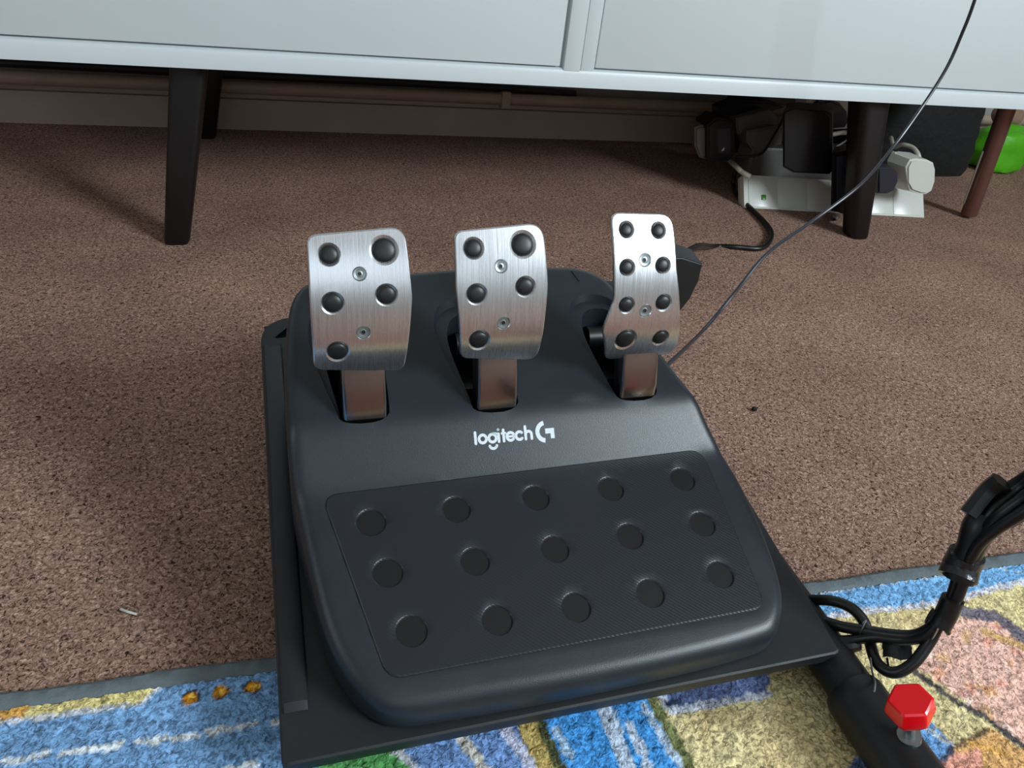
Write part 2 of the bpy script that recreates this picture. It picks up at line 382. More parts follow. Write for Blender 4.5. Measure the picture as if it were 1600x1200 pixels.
# ------------------------------------------------------------------ rug: pile grid carrying its flat print
def rug():
    x0, x1, y0, y1 = -.72, .95, -.38, .4160; SL = -.0146; st = .0025
    xs = np.arange(x0, x1, st); ys = np.arange(y0, y1, st); nx, ny = len(xs), len(ys)
    gx, gy = np.meshgrid(xs, ys)
    gy = gy+SL*gx; gx = gx+rng.uniform(-.3, .3, gx.shape)*st; gy = gy+rng.uniform(-.3, .3, gy.shape)*st
    def vnoise(x, y, s, seed):
        r = np.random.default_rng(seed).random((256, 256)); u = x*s; v = y*s
        i = np.floor(u).astype(int); j = np.floor(v).astype(int); a = u-i; b = v-j; a = a*a*(3-2*a); b = b*b*(3-2*b)
        g = lambda p, q: r[p % 256, q % 256]
        return (g(i, j)*(1-a)+g(i+1, j)*a)*(1-b)+(g(i, j+1)*(1-a)+g(i+1, j+1)*a)*b
    z = .0068+.0022*rng.random(gx.shape)+.0015*vnoise(gx, gy, 160, 1)
    wx = gx+(vnoise(gx, gy, 190, 2)-.5)*.0028; wy = gy+(vnoise(gx, gy, 190, 3)-.5)*.0028
    col = np.zeros((ny, nx, 3))
    def L(c): return np.array(s2l(c))
    col[:] = L((226, 210, 158))
    def wp(pts): return [tuple(F(u, v, .01)[:2]) for u, v in pts]
    def fill(pts, c, k=1.0):
        m = inpoly(wx, wy, wp(pts)); col[m] = col[m]*(1-k)+L(c)*k
    def line(pts, wpx, c, k=1.0):
        W = wp(pts); r = wpx*.00042
        for a, b in zip(W, W[1:]):
            ax, ay = a; dx, dy = b[0]-ax, b[1]-ay; t = np.clip(((wx-ax)*dx+(wy-ay)*dy)/(dx*dx+dy*dy), 0, 1)
            m = np.hypot(wx-ax-t*dx, wy-ay-t*dy) < r; col[m] = col[m]*(1-k)+L(c)*k
    BL, WH, YE = (122, 164, 208), (205, 208, 214), (222, 206, 140)
    fill([(-900, 1130), (0, 1090), (245, 1060), (500, 1025), (640, 1178), (700, 1300), (600, 2600), (-2500, 2600)], BL)
    fill([(-300, 1135), (0, 1100), (100, 1080), (248, 1068), (222, 1097), (0, 1129), (-300, 1175)], YE)
    fill([(-300, 1135), (0, 1095), (60, 1085), (30, 1120), (-300, 1175)], (225, 170, 90))
    line([(-300, 1178), (0, 1128), (215, 1099), (245, 1072)], 5, WH)
    for a, b in (((-120, 1208), (-20, 1193)), ((0, 1190), (72, 1176)), ((97, 1175), (190, 1163)), ((215, 1160), (310, 1147)), ((325, 1143), (400, 1130)), ((350, 1200), (400, 1192)), ((425, 1128), (500, 1116)), ((200, 1225), (300, 1210))):
        line([a, b], 5.5, (214, 220, 224))
    for (u, v, rr) in ((297, 1088, 12), (344, 1080, 12), (395, 1072, 12)):
        line([(u-1, v), (u+1, v)], rr+3, (70, 62, 60)); line([(u-1, v), (u+1, v)], rr, (224, 150, 40)); line([(u+1, v-1), (u+3, v-1)], rr*.5, (245, 200, 90))
    fill([(470, 1215), (540, 1160), (622, 1175), (660, 1205), (640, 1300), (500, 1300)], (92, 162, 92))
    line([(615, 1165), (665, 1208), (720, 1290)], 11, WH)
    fill([(625, 1165), (800, 1120), (850, 1210), (900, 1320), (720, 1300), (665, 1205)], (118, 154, 208))
    line([(716, 1148), (760, 1200), (800, 1280)], 10, (204, 200, 190)); line([(785, 1130), (838, 1205), (870, 1280)], 12, (200, 204, 226))
    fill([(795, 1110), (850, 1110), (895, 1215), (950, 1340), (900, 1340), (842, 1205)], (196, 172, 104))
    line([(835, 1110), (882, 1205), (920, 1290)], 11, (84, 88, 58))
    fill([(845, 1110), (1010, 1080), (1080, 1210), (1150, 1340), (940, 1340), (890, 1205)], (76, 156, 226))
    line([(940, 1090), (985, 1210), (1030, 1300)], 16, (190, 206, 226)); line([(985, 1130), (1020, 1210), (1060, 1300)], 9, (190, 206, 226)); line([(870, 1140), (890, 1180)], 8, (170, 200, 230)); line([(1005, 1100), (1075, 1215)], 8, (185, 205, 225))
    line([(1012, 1075), (1030, 1110), (1075, 1190), (1090, 1230)], 11, (122, 128, 84))
    fill([(1030, 1060), (1200, 1030), (1202, 1082), (1048, 1112)], (102, 118, 162)); line([(1035, 1085), (1048, 1110), (1202, 1083)], 8, (200, 206, 220))
    fill([(1040, 1095), (1060, 1090), (1065, 1100), (1045, 1106)], (52, 66, 96))
    # right of the tube
    fill([(1200, 940), (1270, 915), (1700, 840), (1700, 885), (1600, 905), (1460, 938), (1340, 952), (1300, 960), (1200, 990)], (124, 178, 226))
    line([(1200, 942), (1300, 921), (1360, 912), (1470, 897), (1600, 875), (1750, 848)], 3.5, WH); line([(1290, 963), (1345, 955), (1460, 942), (1600, 907), (1750, 880)], 8, (214, 212, 222))
    for (u, v) in ((1560, 885), (1590, 893), (1585, 872), (1512, 908)): line([(u, v), (u+14, v+3)], 5, (170, 200, 226))
    fill([(1425, 1040), (1470, 985), (1500, 962), (1545, 955), (1600, 985), (1750, 1040), (1800, 1260), (1600, 1160), (1560, 1130), (1500, 1090), (1455, 1055)], (238, 190, 172))
    for k in range(70):
        u, v = random.uniform(1440, 1650), random.uniform(965, 1180)
        if inpoly([u], [v], [(1425, 1040), (1500, 962), (1545, 955), (1660, 1000), (1660, 1200), (1560, 1130), (1500, 1090)])[0]:
            line([(u, v), (u+random.uniform(-16, 16), v+random.uniform(-12, 12))], random.uniform(6, 12), random.choice([(240, 166, 122), (250, 220, 205), (226, 180, 120), (238, 160, 140), (248, 205, 190)]), .6)
    line([(1510, 955), (1560, 962), (1600, 995), (1660, 1030)], 18, (120, 112, 122)); line([(1540, 985), (1600, 1010)], 12, (214, 172, 110), .8)
    line([(1425, 1045), (1500, 1098), (1545, 1122), (1600, 1165), (1680, 1220)], 8, (92, 86, 84))
    fill([(1480, 1170), (1550, 1135), (1610, 1180), (1680, 1260), (1500, 1260)], (228, 176, 116)); line([(1475, 1172), (1545, 1138)], 5, (120, 100, 76))
    fill([(1480, 1180), (1530, 1170), (1560, 1260), (1460, 1260)], (226, 160, 140)); line([(1520, 1160), (1570, 1175)], 9, (236, 180, 100), .8)
    fill([(1420, 1120), (1460, 1130), (1492, 1165), (1465, 1215), (1380, 1300), (1340, 1300), (1330, 1190)], (112, 158, 210)); line([(1440, 1130), (1490, 1163)], 6, (200, 206, 214))
    line([(1488, 1168), (1462, 1205)], 5, (80, 82, 100))
    fill([(1335, 1180), (1370, 1200), (1340, 1300), (1290, 1300)], (120, 140, 190))
    far = gy < .14; col[far & (gx > .0)] = L((150, 104, 84)); col[far & (gx <= .0)] = L((60, 70, 96))  # unseen part of the rug, coloured for its reflection in the pedals
    # blotches of the print in the sandy parts
    g = vnoise(gx, gy, 26, 5); g2 = vnoise(gx, gy, 60, 6)
    sand = (np.abs(col-L((226, 210, 158))).sum(-1) < .01)
    mix = ((g*.6+g2*.4)[..., None]-.35)*1.4; mix = np.clip(mix, 0, 1)
    col[sand] = (col*(1-mix*.75)+L((206, 174, 122))*mix*.75)[sand]
    # noise darkening for the tuft pits, their shade put into the colour
    col *= (.78+.34*vnoise(gx, gy, 210, 8)+.16*rng.random(gx.shape))[..., None]
    me = bpy.data.meshes.new('pile'); n = nx*ny
    co = np.stack([gx, gy, z], -1).reshape(-1, 3)
    idx = np.arange(n).reshape(ny, nx)
    fa = np.stack([idx[:-1, :-1], idx[:-1, 1:], idx[1:, 1:], idx[1:, :-1]], -1).reshape(-1, 4)
    me.vertices.add(n); me.vertices.foreach_set('co', co.ravel())
    me.loops.add(fa.size); me.loops.foreach_set('vertex_index', fa.ravel().astype(np.int32))
    me.polygons.add(len(fa)); me.polygons.foreach_set('loop_start', np.arange(0, fa.size, 4, dtype=np.int32))
    me.polygons.foreach_set('use_smooth', [True]*len(fa)); me.update(calc_edges=True); me.validate()
    ca = me.color_attributes.new('print', 'FLOAT_COLOR', 'POINT')
    ca.data.foreach_set('color', np.concatenate([np.clip(col, 0, 1).reshape(-1, 3), np.ones((n, 1))], 1).ravel())
    me.materials.append(M['rug'])
    root = thing('play_rug', 'bright printed play rug of blue roads and sandy ground lying on the carpet', 'rug')
    me.set_sharp_from_angle(angle=math.pi); p = bpy.data.objects.new('pile', me); COL.objects.link(p); p.parent = root
    bk = box('backing', (x0, y0, .0005), (x1, y1+.004, .0055), M['binding'], root, .001)
    for v in bk.data.vertices: v.co.y += SL*v.co.x
    # stitched grey edge binding with small puckers
    bm = bmesh.new(); N = 420; rows = []
    prof_ = [(-.001, .001), (.0005, .0078), (.004, .0092), (.0125, .0088), (.0170, .0056), (.0180, .0006)]
    for i in range(N+1):
        x = x0+(x1-x0)*i/N; j = .0010*math.sin(x*45)+.0008*random.random(); k = .0009*random.random()
        rows.append([bm.verts.new((x, SL*x+y1-.001+a+j*(q > 1), b+k*(1 < q < 4))) for q, (a, b) in enumerate(prof_)])
    for a, b in zip(rows, rows[1:]):
        for k in range(len(prof_)-1): bm.faces.new((a[k], b[k], b[k+1], a[k+1]))
    obj('edge_binding', bm, M['binding'], root)['label'] = 'puckered grey edge binding'
rug()

# ------------------------------------------------------------------ sideboard
def sideboard():
    yf = 1.27; x0, x1 = -.75, 1.62; zb = .285; zt = .78
    root = thing('sideboard', 'long white sideboard on dark tapered legs against the wall', 'sideboard', (0, 0, 0))
    box('carcass', (x0, yf+.014, zb+.004), (x1, 1.93, zt), M['white_lac'], root, .002)
    # bottom rail, its upper edge rounded over
    bm = bmesh.new(); pr = [(yf, zb), (yf, zb+.021), (yf+.002, zb+.026), (yf+.006, zb+.0285), (yf+.02, zb+.029), (yf+.02, zb), ]
    a = [bm.verts.new((x0-.002, y, z)) for y, z in pr]; b = [bm.verts.new((x1+.002, y, z)) for y, z in pr]
    bm.faces.new(a); bm.faces.new(b[::-1])
    for k in range(len(pr)): bm.faces.new((a[k], b[k], b[(k+1) % len(pr)], a[(k+1) % len(pr)]))
    obj('bottom_rail', bm, M['white_lac'], root)
    box('top_board', (x0-.01, yf-.004, zt), (x1+.01, 1.935, zt+.022), M['white_lac'], root, .003)
    box('drawer_front', (x0+.02, yf+.003, zb+.0312), (.4545, yf+.02, zt-.01), M['white_lac'], root, .0018)
    box('door', (.5165, yf+.003, zb+.0312), (x1-.02, yf+.02, zt-.01), M['white_lac'], root, .003)
    box('stile', (.4605, yf+.0005, zb+.0245), (.4905, yf+.02, zt-.004), M['white_lac'], root, .0022)
    box('stile', (.4912, yf+.002, zb+.026), (.5150, yf+.02, zt-.004), M['white_lac'], root, .001)
    box('back_stretcher', (x0+.05, 1.86, zb-.02), (x1-.05, 1.885, zb+.006), M['dark'], root, .002)
    def leg(xb, wb, xt, wt, yb, yt, m=M['wood_dark']):
        bm = bmesh.new(); rings = []
        for t in (0, .02, .5, 1.0):
            x = xb+(xt-xb)*t; y = yb+(yt-yb)*t; w_ = wb+(wt-wb)*t - (.004 if t == 0 else 0); z = .286*t
            lp = roundpoly([(x-w_/2, y-w_/2), (x+w_/2, y-w_/2), (x+w_/2, y+w_/2), (x-w_/2, y+w_/2)], w_*.28, 4)
            rings.append([(p[0], p[1], z) for p in lp])
        for a, b in zip(rings, rings[1:]): strip(bm, a, b)
        for r_ in (rings[0], rings[-1]): bm.faces.new([bm.verts.new(p) for p in r_])
        weld(bm); obj('leg', bm, m, root, angle=50)
    leg(-.172, .040, -.121, .056, 1.305, 1.335); leg(-.160, .048, -.108, .062, 1.905, 1.86)
    leg(1.190, .044, 1.128, .066, 1.305, 1.335); leg(1.215, .040, 1.150, .054, 1.905, 1.86)
sideboard()

# ------------------------------------------------------------------ wheel stand: plate, tube, sleeve, clamp
def stand():
    root = thing('pedal_stand', 'black metal stand frame whose tilted plate carries the pedals', 'stand', mw=LM)
    cor = [(0, 0), (.4465, 0), (.4465, .482), (.0, .486)]
    out = resample(roundpoly(cor, [.003, .003, .02, .045], 10), .006)
    if area2(out) < 0: out = out[::-1]
    hole = resample(roundpoly([(.012, .447), (.03, .449), (.05, .452), (.05, .470), (.034, .472)], .002, 3), .003)
    bm = bmesh.new()
    f0 = lambda z: (lambda x, y: (x, y, z))
    ins = inset(out, .0015)
    sheet(bm, ins, [hole], .02, f0(0)); strip(bm, [(*p, 0) for p in ins], [(*p, -.0012) for p in out]); strip(bm, [(*p, -.0012) for p in out], [(*p, -.004) for p in out])
    sheet(bm, out, [hole], .02, f0(-.004)); strip(bm, [(*p, 0) for p in hole], [(*p, -.004) for p in hole])
    weld(bm); obj('plate', bm, M['plate'], root)
    box('under_plate', (.004, .43, -.012), (.09, .48, -.0085), M['dark'], root, 0)  # dark sheet added below the hole, stands for the shade seen through it
    box('front_lip', (.0005, .0005, -.0155), (.4460, .0045, -.0015), M['plate'], root, .001)
    box('side_lip', (.0005, .006, -.0155), (.0045, .42, -.003), M['plate'], root, .001)
    # pressed flange along the left edge of the plate
    bm = bmesh.new()
    pr = [(.002, .0002), (.0035, .0042), (.006, .0050), (.0165, .0052), (.0195, .0038), (.021, .0002)]
    st = [(.035, 0), (.04, 1), (.425, 1), (.437, .0)]; rr = []
    for y, k in st: rr.append([bm.verts.new((x, y, .0002+z*max(k, .03))) for x, z in pr])
    for a, b in zip(rr, rr[1:]):
        for k in range(len(pr)-1): bm.faces.new((a[k], b[k], b[k+1], a[k+1]))
    obj('side_flange', bm, M['plate'], root)
    # rear bracket that pokes out behind the pedals on the right
    c3 = lambda u, v, y: tuple((lambda c, d: c+d*((y-c[1])/d[1]))(*lray(u, v)))
    y = .405; fr = [Vector(c3(*p, y)) for p in ((1066, 403), (1098, 413), (1092, 440), (1078, 466), (1057, 495), (1030, 500), (1030, 405))]
    prism('rear_bracket', fr, None, Vector((.0, .03, .0)), M['plate'], root, .0015)
    box('bracket_web', (.36, .405, -.002), (.43, .43, .075), M['plate'], root, .002)
    # world placed members, given in the tilted frame
    inv = LM.inverted()
    def wtube(name, pts, r, m, seg=24): tube(name, [inv @ Vector(p) for p in pts], r, m, root, seg, smooth=False)
    wtube('main_tube', [(.4290, -.25, .0320), (.4310, .70, .0320)], .0195, M['tube'])
    wtube('cross_tube', [(.02, .62, .030), (.45, .62, .030)], .020, M['tube'])
    wtube('main_tube', [(.02, .36, .030), (.02, .76, .030)], .020, M['tube'])
    box('support_post', (.385, .05, -.040), (.44, .12, -.004), M['plate'], root, .002)
    wtube('support_post', [(.03, .74, .04), (.03, .745, .115)], .014, M['tube'])
    wtube('support_post', [(.40, .70, .035), (.395, .74, .118)], .014, M['tube'])
    # the sleeve with its rounded collar
    bm = bmesh.new()
    pts = [inv @ Vector((.4265, .290-.112*k/20, .0345)) for k in range(21)]
    add_tube(bm, pts, lambda t: .0240 if .04 < t < .96 else .0220, 28, smooth=False)
    obj('sleeve', bm, M['tube'], root)
    # clamp lug and bolt under the red knob
    kc = F(1422, 1108, .092)
    base = F(1420, 1168, .044); ax = (kc-base).normalized()
    lug = thing_local('clamp_lug', root)
    tube('clamp_lug', [inv @ (base+Vector((-.018, 0, -.010))), inv @ (base+Vector((.002, -.001, -.006))), inv @ (base+Vector((.009, -.001, -.004))), inv @ (base+Vector((.011, -.001, -.0035)))], lambda t: .0145 if t < .8 else .0115, M['tube'], root, 18, smooth=False)
    tube('bolt', [inv @ (base+ax*.002), inv @ (kc-ax*.012)], .0042, M['silver'], root, 14, smooth=False)
    tube('bolt_collar', [inv @ (base+ax*.012), inv @ (base+ax*.018)], .0085, M['screw'], root, 18, smooth=False)
    # the red knob: a chunky six-sided cap, wider at the middle
    bm = bmesh.new(); q = Vector((0, 0, 1)).rotation_difference(ax); rings = []
    for h, r in ((-.0130, .007), (-.0125, .0105), (-.002, .0160), (.001, .0163), (.0115, .0145), (.0128, .0130)):
        ring = []
        lp = [(r*1.12*math.cos(a), r*math.sin(a)) for a in [math.pi/3*k+.62 for k in range(6)]]
        for p in roundpoly(lp, r*.22, 4): ring.append(inv @ (kc + q @ Vector((p[0], p[1], h))))
        rings.append(ring)
    for a, b in zip(rings, rings[1:]): strip(bm, a, b)
    bm.faces.new([bm.verts.new(p) for p in rings[0]]); bm.faces.new([bm.verts.new(p) for p in rings[-1]])
    weld(bm); k = obj('knob', bm, M['red'], root, angle=28); k['label'] = 'glossy red hexagonal knob'
def thing_local(n, r): return None
stand()

# ------------------------------------------------------------------ pedal unit
XC = [.0808, .1920, .3250]; ARMY = .2190
def pedals():
    root = thing('pedal_set', 'black plastic racing pedal unit with three brushed metal pedals', 'pedals', mw=LM)
    # footprint read from the photograph
    fl_ = [lz(u, v)[:2] for u, v in ((486, 950), (508, 1035), (545, 1100), (600, 1146), (700, 1131), (900, 1095), (1100, 1050), (1190, 1022))]
    rt = [prof(u, v) for u, v in ((1222, 985), (1233, 925), (1200, 830), (1160, 745), (1130, 690), (1108, 658), (1045, 560), (975, 458), (950, 428), (905, 411))]
    bk = [prof(u, v) for u, v in ((880, 410), (715, 412), (640, 420), (520, 428), (475, 432), (450, 462))]
    lf = [prof(u, v) for u, v in ((442, 560), (445, 640), (449, 700))]
    lf2 = [lz(u, v, .02)[:2] for u, v in ((462, 830),)]
    loop = [tuple(map(float, p)) for p in [*fl_, *rt, *bk, *lf, *lf2]]
    out = resample(chaikin(loop, 2), .004)
    if area2(out) < 0: out = out[::-1]
    for _ in range(6):
        A = np.array(out); A = (np.roll(A, 1, 0)+2*A+np.roll(A, -1, 0))/4; out = [tuple(p) for p in A]
    RR = .0115
    rings2 = []; prof_r = [(0, 1.0), (.0, .62)]
    for k in range(1, 9):
        a = math.pi/2*k/8; rings2.append((RR*(1-math.cos(a)), RR*(1-math.sin(a))))
    bm = bmesh.new()
    L0 = [(x, y, .0015) for x, y in inset(out, .003)]
    L1 = [(x, y, .004) for x, y in out]
    L2 = [(x, y, zp(y)-RR) for x, y in out]
    strip(bm, L0, L1); strip(bm, L1, L2); prev = L2
    for d, dz in rings2:
        lp = inset(out, d); cur = [(x, y, zp(y)-dz) for x, y in lp]; strip(bm, prev, cur); prev = cur
    top = [(p[0], p[1]) for p in prev]
    # slots, each with a scooped rim
    holes = []
    for i, xc in enumerate(XC):
        o_ = [(-.0195, .2185), (.0195, .2185), (.0215, .240), (.0225, .29), (.021, .325), (.010, .343), (-.012, .349), (-.030, .341), (-.0385, .322), (-.038, .298), (-.031, .262), (-.0225, .232)]
        n_ = [(-.0180, .2192), (.0185, .2192), (.0200, .240), (.0205, .29), (.018, .318), (.008, .331), (-.008, .335), (-.021, .328), (-.0275, .311), (-.0275, .290), (-.0235, .260), (-.0195, .233)]
        md = [((a[0]*.8+b[0]*.2), (a[1]*.8+b[1]*.2)) for a, b in zip(o_, n_)]
        o_, n_, md = [[(x+xc, y) for x, y in chaikin(q, 2)] for q in (o_, n_, md)]
        holes.append(o_)
        A = [(x, y, zp(y)) for x, y in o_]; Bm = [(x, y, zp(y)-.0065) for x, y in md]; Cc = [(x, y, zp(y)-.0050) for x, y in n_]; D = [(x, y, .006) for x, y in n_]
        strip(bm, A, Bm); strip(bm, Bm, Cc); strip(bm, Cc, D)
    pc = [prof(u, v) for u, v in ((503, 775), (1098, 702), (1197, 950), (606, 1063))]
    pl = resample(roundpoly(pc, [.010, .014, .012, .014], 8), .005)
    if area2(pl) < 0: pl = pl[::-1]
    sheet(bm, top, holes, .0062, lambda x, y: (x, y, zp(y)-(.0016 if inpoly([x], [y], inset(pl, .003))[0] else 0)))
    sheet(bm, [(p[0], p[1]) for p in L0], [], 0, lambda x, y: (x, y, .0015))
    weld(bm, 2e-5)
    obj('shell', bm, M['shell'], root, angle=40)
    # small score marks moulded at the back of the shell
    bm = bmesh.new()
    a = prof(893, 424); b = prof(905, 440)
    add_tube(bm, [(a[0], a[1], zp(a[1])), (b[0], b[1], zp(b[1]))], .0009, 6, smooth=False)
    obj('shell_seam', bm, M['dark'], root)
    # foot panel with fifteen round recesses
    pc = [prof(u, v) for u, v in ((503, 775), (1098, 702), (1197, 950), (606, 1063))]
    pl = resample(roundpoly(pc, [.010, .014, .012, .014], 8), .005)
    if area2(pl) < 0: pl = pl[::-1]
    dots = [(580, 817), (713, 797), (837, 779), (954, 765), (1066, 750), (606, 896), (742, 878), (867, 859), (984, 839), (1097, 820), (643, 987), (777, 970), (900, 950), (1016, 928), (1125, 899)]
    dc = [prof(*p) for p in dots]; DR = .0116; up = .0014
    bm = bmesh.new(); pin = inset(pl, .0009)
    strip(bm, [(x, y, zp(y)-.001) for x, y in pl], [(x, y, zp(y)+up*.5) for x, y in pl]); strip(bm, [(x, y, zp(y)+up*.5) for x, y in pl], [(x, y, zp(y)+up) for x, y in pin])
    hl = []
    for c in dc:
        h = circ(c[0], c[1], DR+.0006, 32); hl.append(h); h2 = circ(c[0], c[1], DR-.0009, 32)
        hm = circ(c[0], c[1], DR-.0001, 32)
        strip(bm, [(x, y, zp(y)+up) for x, y in h], [(x, y, zp(y)+up-.0004) for x, y in hm]); strip(bm, [(x, y, zp(y)+up-.0004) for x, y in hm], [(x, y, zp(y)-.0004) for x, y in h2])
    sheet(bm, pin, hl, .007, lambda x, y: (x, y, zp(y)+up))
    weld(bm); obj('foot_panel', bm, M['panel'], root, angle=30)
    for c in dc:
        bm = bmesh.new()
        sheet(bm, circ(0, 0, DR-.0007, 32), [], 0, lambda x, y: (x, y, zp(c[1]+y)-zp(c[1])))
        d = obj('grip_dot', bm, M['dot'], root); d.location = (c[0], c[1], zp(c[1])-.0003)
    # white wordmark and emblem, flat print following the strip
    lx, ly, u = .1685, .1975, .00895
    yo = prof(741, 696); lx, ly = yo[0]+.0006, yo[1]; xe = prof(832, 688)[0]; u = (xe-yo[0])/5.8
    def put(s, t): return (lx+s*u, ly+t*u*.78, zp(ly+t*u*.78)+.00045)
    def stroke(bm, pts, w=.27, cap=True):
        P = [np.array(p, float) for p in pts]; Lf, Rt = [], []
        for i, p in enumerate(P):
            t = P[min(i+1, len(P)-1)]-P[max(i-1, 0)]; t = t/np.linalg.norm(t); n = np.array([-t[1], t[0]])*w/2
            Lf.append(bm.verts.new(put(*(p+n)))); Rt.append(bm.verts.new(put(*(p-n))))
        for i in range(len(P)-1): bm.faces.new((Lf[i], Lf[i+1], Rt[i+1], Rt[i]))
        if cap:
            for p in (P[0], P[-1]): bm.faces.new([bm.verts.new(put(p[0]+w/2*math.cos(2*math.pi*k/12), p[1]+w/2*math.sin(2*math.pi*k/12))) for k in range(12)])
    def arc(cx, cy, r, a0, a1, n=18, ry=None): return [(cx+r*math.cos(math.radians(a0+(a1-a0)*k/n)), cy+(ry or r)*math.sin(math.radians(a0+(a1-a0)*k/n))) for k in range(n+1)]
    bm = bmesh.new()
    stroke(bm, [(.10, .1), (.10, 1.1)])
    stroke(bm, arc(.80, .47, .36, 0, 360, 28), cap=False)
    stroke(bm, arc(1.76, .47, .36, 0, 360, 28), cap=False); stroke(bm, [(1.70, .86), (2.16, .86)], .22); stroke(bm, arc(1.78, -.12, .37, 198, 342, 14), .26)
    stroke(bm, [(2.38, .1), (2.38, .80)]); stroke(bm, [(2.38, 1.19), (2.385, 1.19)], .27)
    stroke(bm, [(2.88, .1), (2.88, 1.12)]); stroke(bm, [(2.72, .82), (3.06, .82)], .22)
    stroke(bm, arc(3.56, .47, .36, 0, 318, 24)); stroke(bm, [(3.28, .47), (3.92, .47)], .2, False)
    stroke(bm, arc(4.46, .47, .36, 48, 312, 20))
    stroke(bm, [(5.08, .1), (5.08, 1.25)]); stroke(bm, [(5.08, .48)]+arc(5.38, .50, .30, 160, 0, 14)+[(5.68, .1)])
    obj('wordmark', bm, M['white_print'], root, smooth=False)['label'] = 'white maker wordmark'
    bm = bmesh.new()
    stroke(bm, arc(7.12, .62, .82, 98, 264, 26), .42, False)
    for q in ([(7.10, .90), (8.02, .90), (8.02, .42), (7.10, .42)], [(7.62, .90), (8.02, .90), (8.02, -.06), (7.62, -.06)]):
        bm.faces.new([bm.verts.new(tuple(np.array(put(*p))+np.array([0, 0, .00002*(q[2][1] < 0)]))) for p in q])
    obj('emblem', bm, M['white_print'], root, smooth=False)['label'] = 'white open ring emblem'
    # mechanism housings seen inside the slots
    for i, xc in enumerate(XC):
        bm = bmesh.new(); add_tube(bm, [(xc-.016, .318, .088), (xc+.016, .318, .088)], .0105, 20, smooth=False)
        add_box(bm, (xc-.014, .285, .006), (xc+.016, .315, .060), .002)
        obj('pivot_housing', bm, M['blackplas'], root)
    # ---- the three pedals
    B0 = np.array([0, .225, .149]); Q = nrm([0, .41, .912]); Nn = np.array([0, -Q[2], Q[1]])
    def bend(q): 
        e = q-.050; return -3.1*e*e - (0 if q > .02 else 7*(q-.02)**2)
    def pad_uv(u_, v_):
        c, d = lray(u_, v_); t0 = ((B0-c)@Nn)/(d@Nn); ts = t0*np.linspace(.96, 1.08, 1500)
        P = c[None]+ts[:, None]*d[None]-B0[None]; qs = P@Q; h = P@Nn
        g = h-np.array([bend(q) for q in qs]); k = int(np.argmax(g < 0)); 
        return (float(P[k, 0]), float(qs[k]))
    def P3(p, q, n=0):
        dq = 1e-3; s = (bend(q+dq)-bend(q-dq))/(2*dq); nn = Nn - Q*s; nn = nn/np.linalg.norm(nn)
        return tuple(np.array([p, 0, 0])+np.array([0, B0[1], B0[2]])+Q*q+Nn*bend(q)+nn*n)
    pads = [
        dict(o=[(478.5, 367), (632, 353), (645, 466), (630, 581), (490, 579), (483, 460)], r=[.008, .012, .03, .009, .009, .05],
             s=[(514, 398, 15), (600, 391, 18.5), (520, 474, 15.2), (604, 461, 14.6), (528, 550, 15)], b=[(562, 428, 11), (568, 520, 11)]),
        dict(o=[(709, 361), (848, 347), (857, 446), (837, 563), (718, 561), (712, 450)], r=[.008, .013, .03, .009, .010, .05],
             s=[(740, 388, 13.5), (817, 382, 16.5), (745, 460, 13.6), (821, 448, 13), (749, 532, 13.6)], b=[(783, 416, 10), (787, 505, 10)]),
        dict(o=[(953, 331), (1050, 334), (1058, 420), (1054, 553), (945, 563), (941, 515), (959, 470)], r=[.009, .012, .05, .010, .009, .02, .012],
             s=[(979, 358.6, 9.8), (1029, 360, 9.6), (980, 418, 10), (1036, 414.5, 9.8), (979.5, 477, 10.3), (1037, 473, 10.3), (977.6, 531, 13.2), (1032, 528, 10)], b=[(1008, 406, 9.3), (1008.5, 486, 9.3)])]
    for i, pd in enumerate(pads):
        raw = [pad_uv(*p) for p in pd['o']]
        lp = resample(roundpoly(raw, pd['r'], 8), .0028)
        if area2(lp) < 0: lp = lp[::-1]
        xm = sum(p[0] for p in lp)/len(lp)
        ped = bpy.data.objects.new('pedal', None); COL.objects.link(ped); ped.parent = root; ped.empty_display_size = .02
        ped['label'] = ('wide brushed steel clutch pedal, left', 'wide brushed steel brake pedal, middle', 'narrow brushed steel throttle pedal, right')[i]
        bm = bmesh.new()
        i1 = inset(lp, .0012); i0 = inset(lp, .0004)
        edge = [([(p, q) for p, q in i1], 0.0), (i0, -.0004), (lp, -.0013), (lp, -.0026)]
        for (a, na), (b, nb) in zip(edge, edge[1:]): strip(bm, [P3(p, q, na) for p, q in a], [P3(p, q, nb) for p, q in b])
        hs = []; rad = []
        for (su, sv, sr) in pd['s']:
            c = pad_uv(su, sv); e = pad_uv(su+sr, sv); r_ = abs(e[0]-c[0]); rad.append((c, r_))
            h = circ(*c, r_*1.26, 28); hi = circ(*c, r_*1.02, 28); hs.append(h)
            strip(bm, [P3(*p, 0) for p in h], [P3(*p, -.0011) for p in hi]); strip(bm, [P3(*p, -.0011) for p in hi], [P3(*p, -.0026) for p in hi])
        bs = []
        for (su, sv, sr) in pd['b']:
            c = pad_uv(su, sv); e = pad_uv(su+sr, sv); r_ = abs(e[0]-c[0]); bs.append((c, r_))
            h = circ(*c, r_*1.06, 24); hi = circ(*c, r_*.96, 24); hs.append(h)
            strip(bm, [P3(*p, 0) for p in h], [P3(*p, -.0009) for p in hi]); strip(bm, [P3(*p, -.0009) for p in hi], [P3(*p, -.0026) for p in hi])
        sheet(bm, i1, hs, .0045, lambda x, y: P3(x, y, 0)); sheet(bm, lp, [], .008, lambda x, y: P3(x, y, -.0026))
        weld(bm, 1e-5); obj('pad', bm, M['steel'], ped, angle=13)
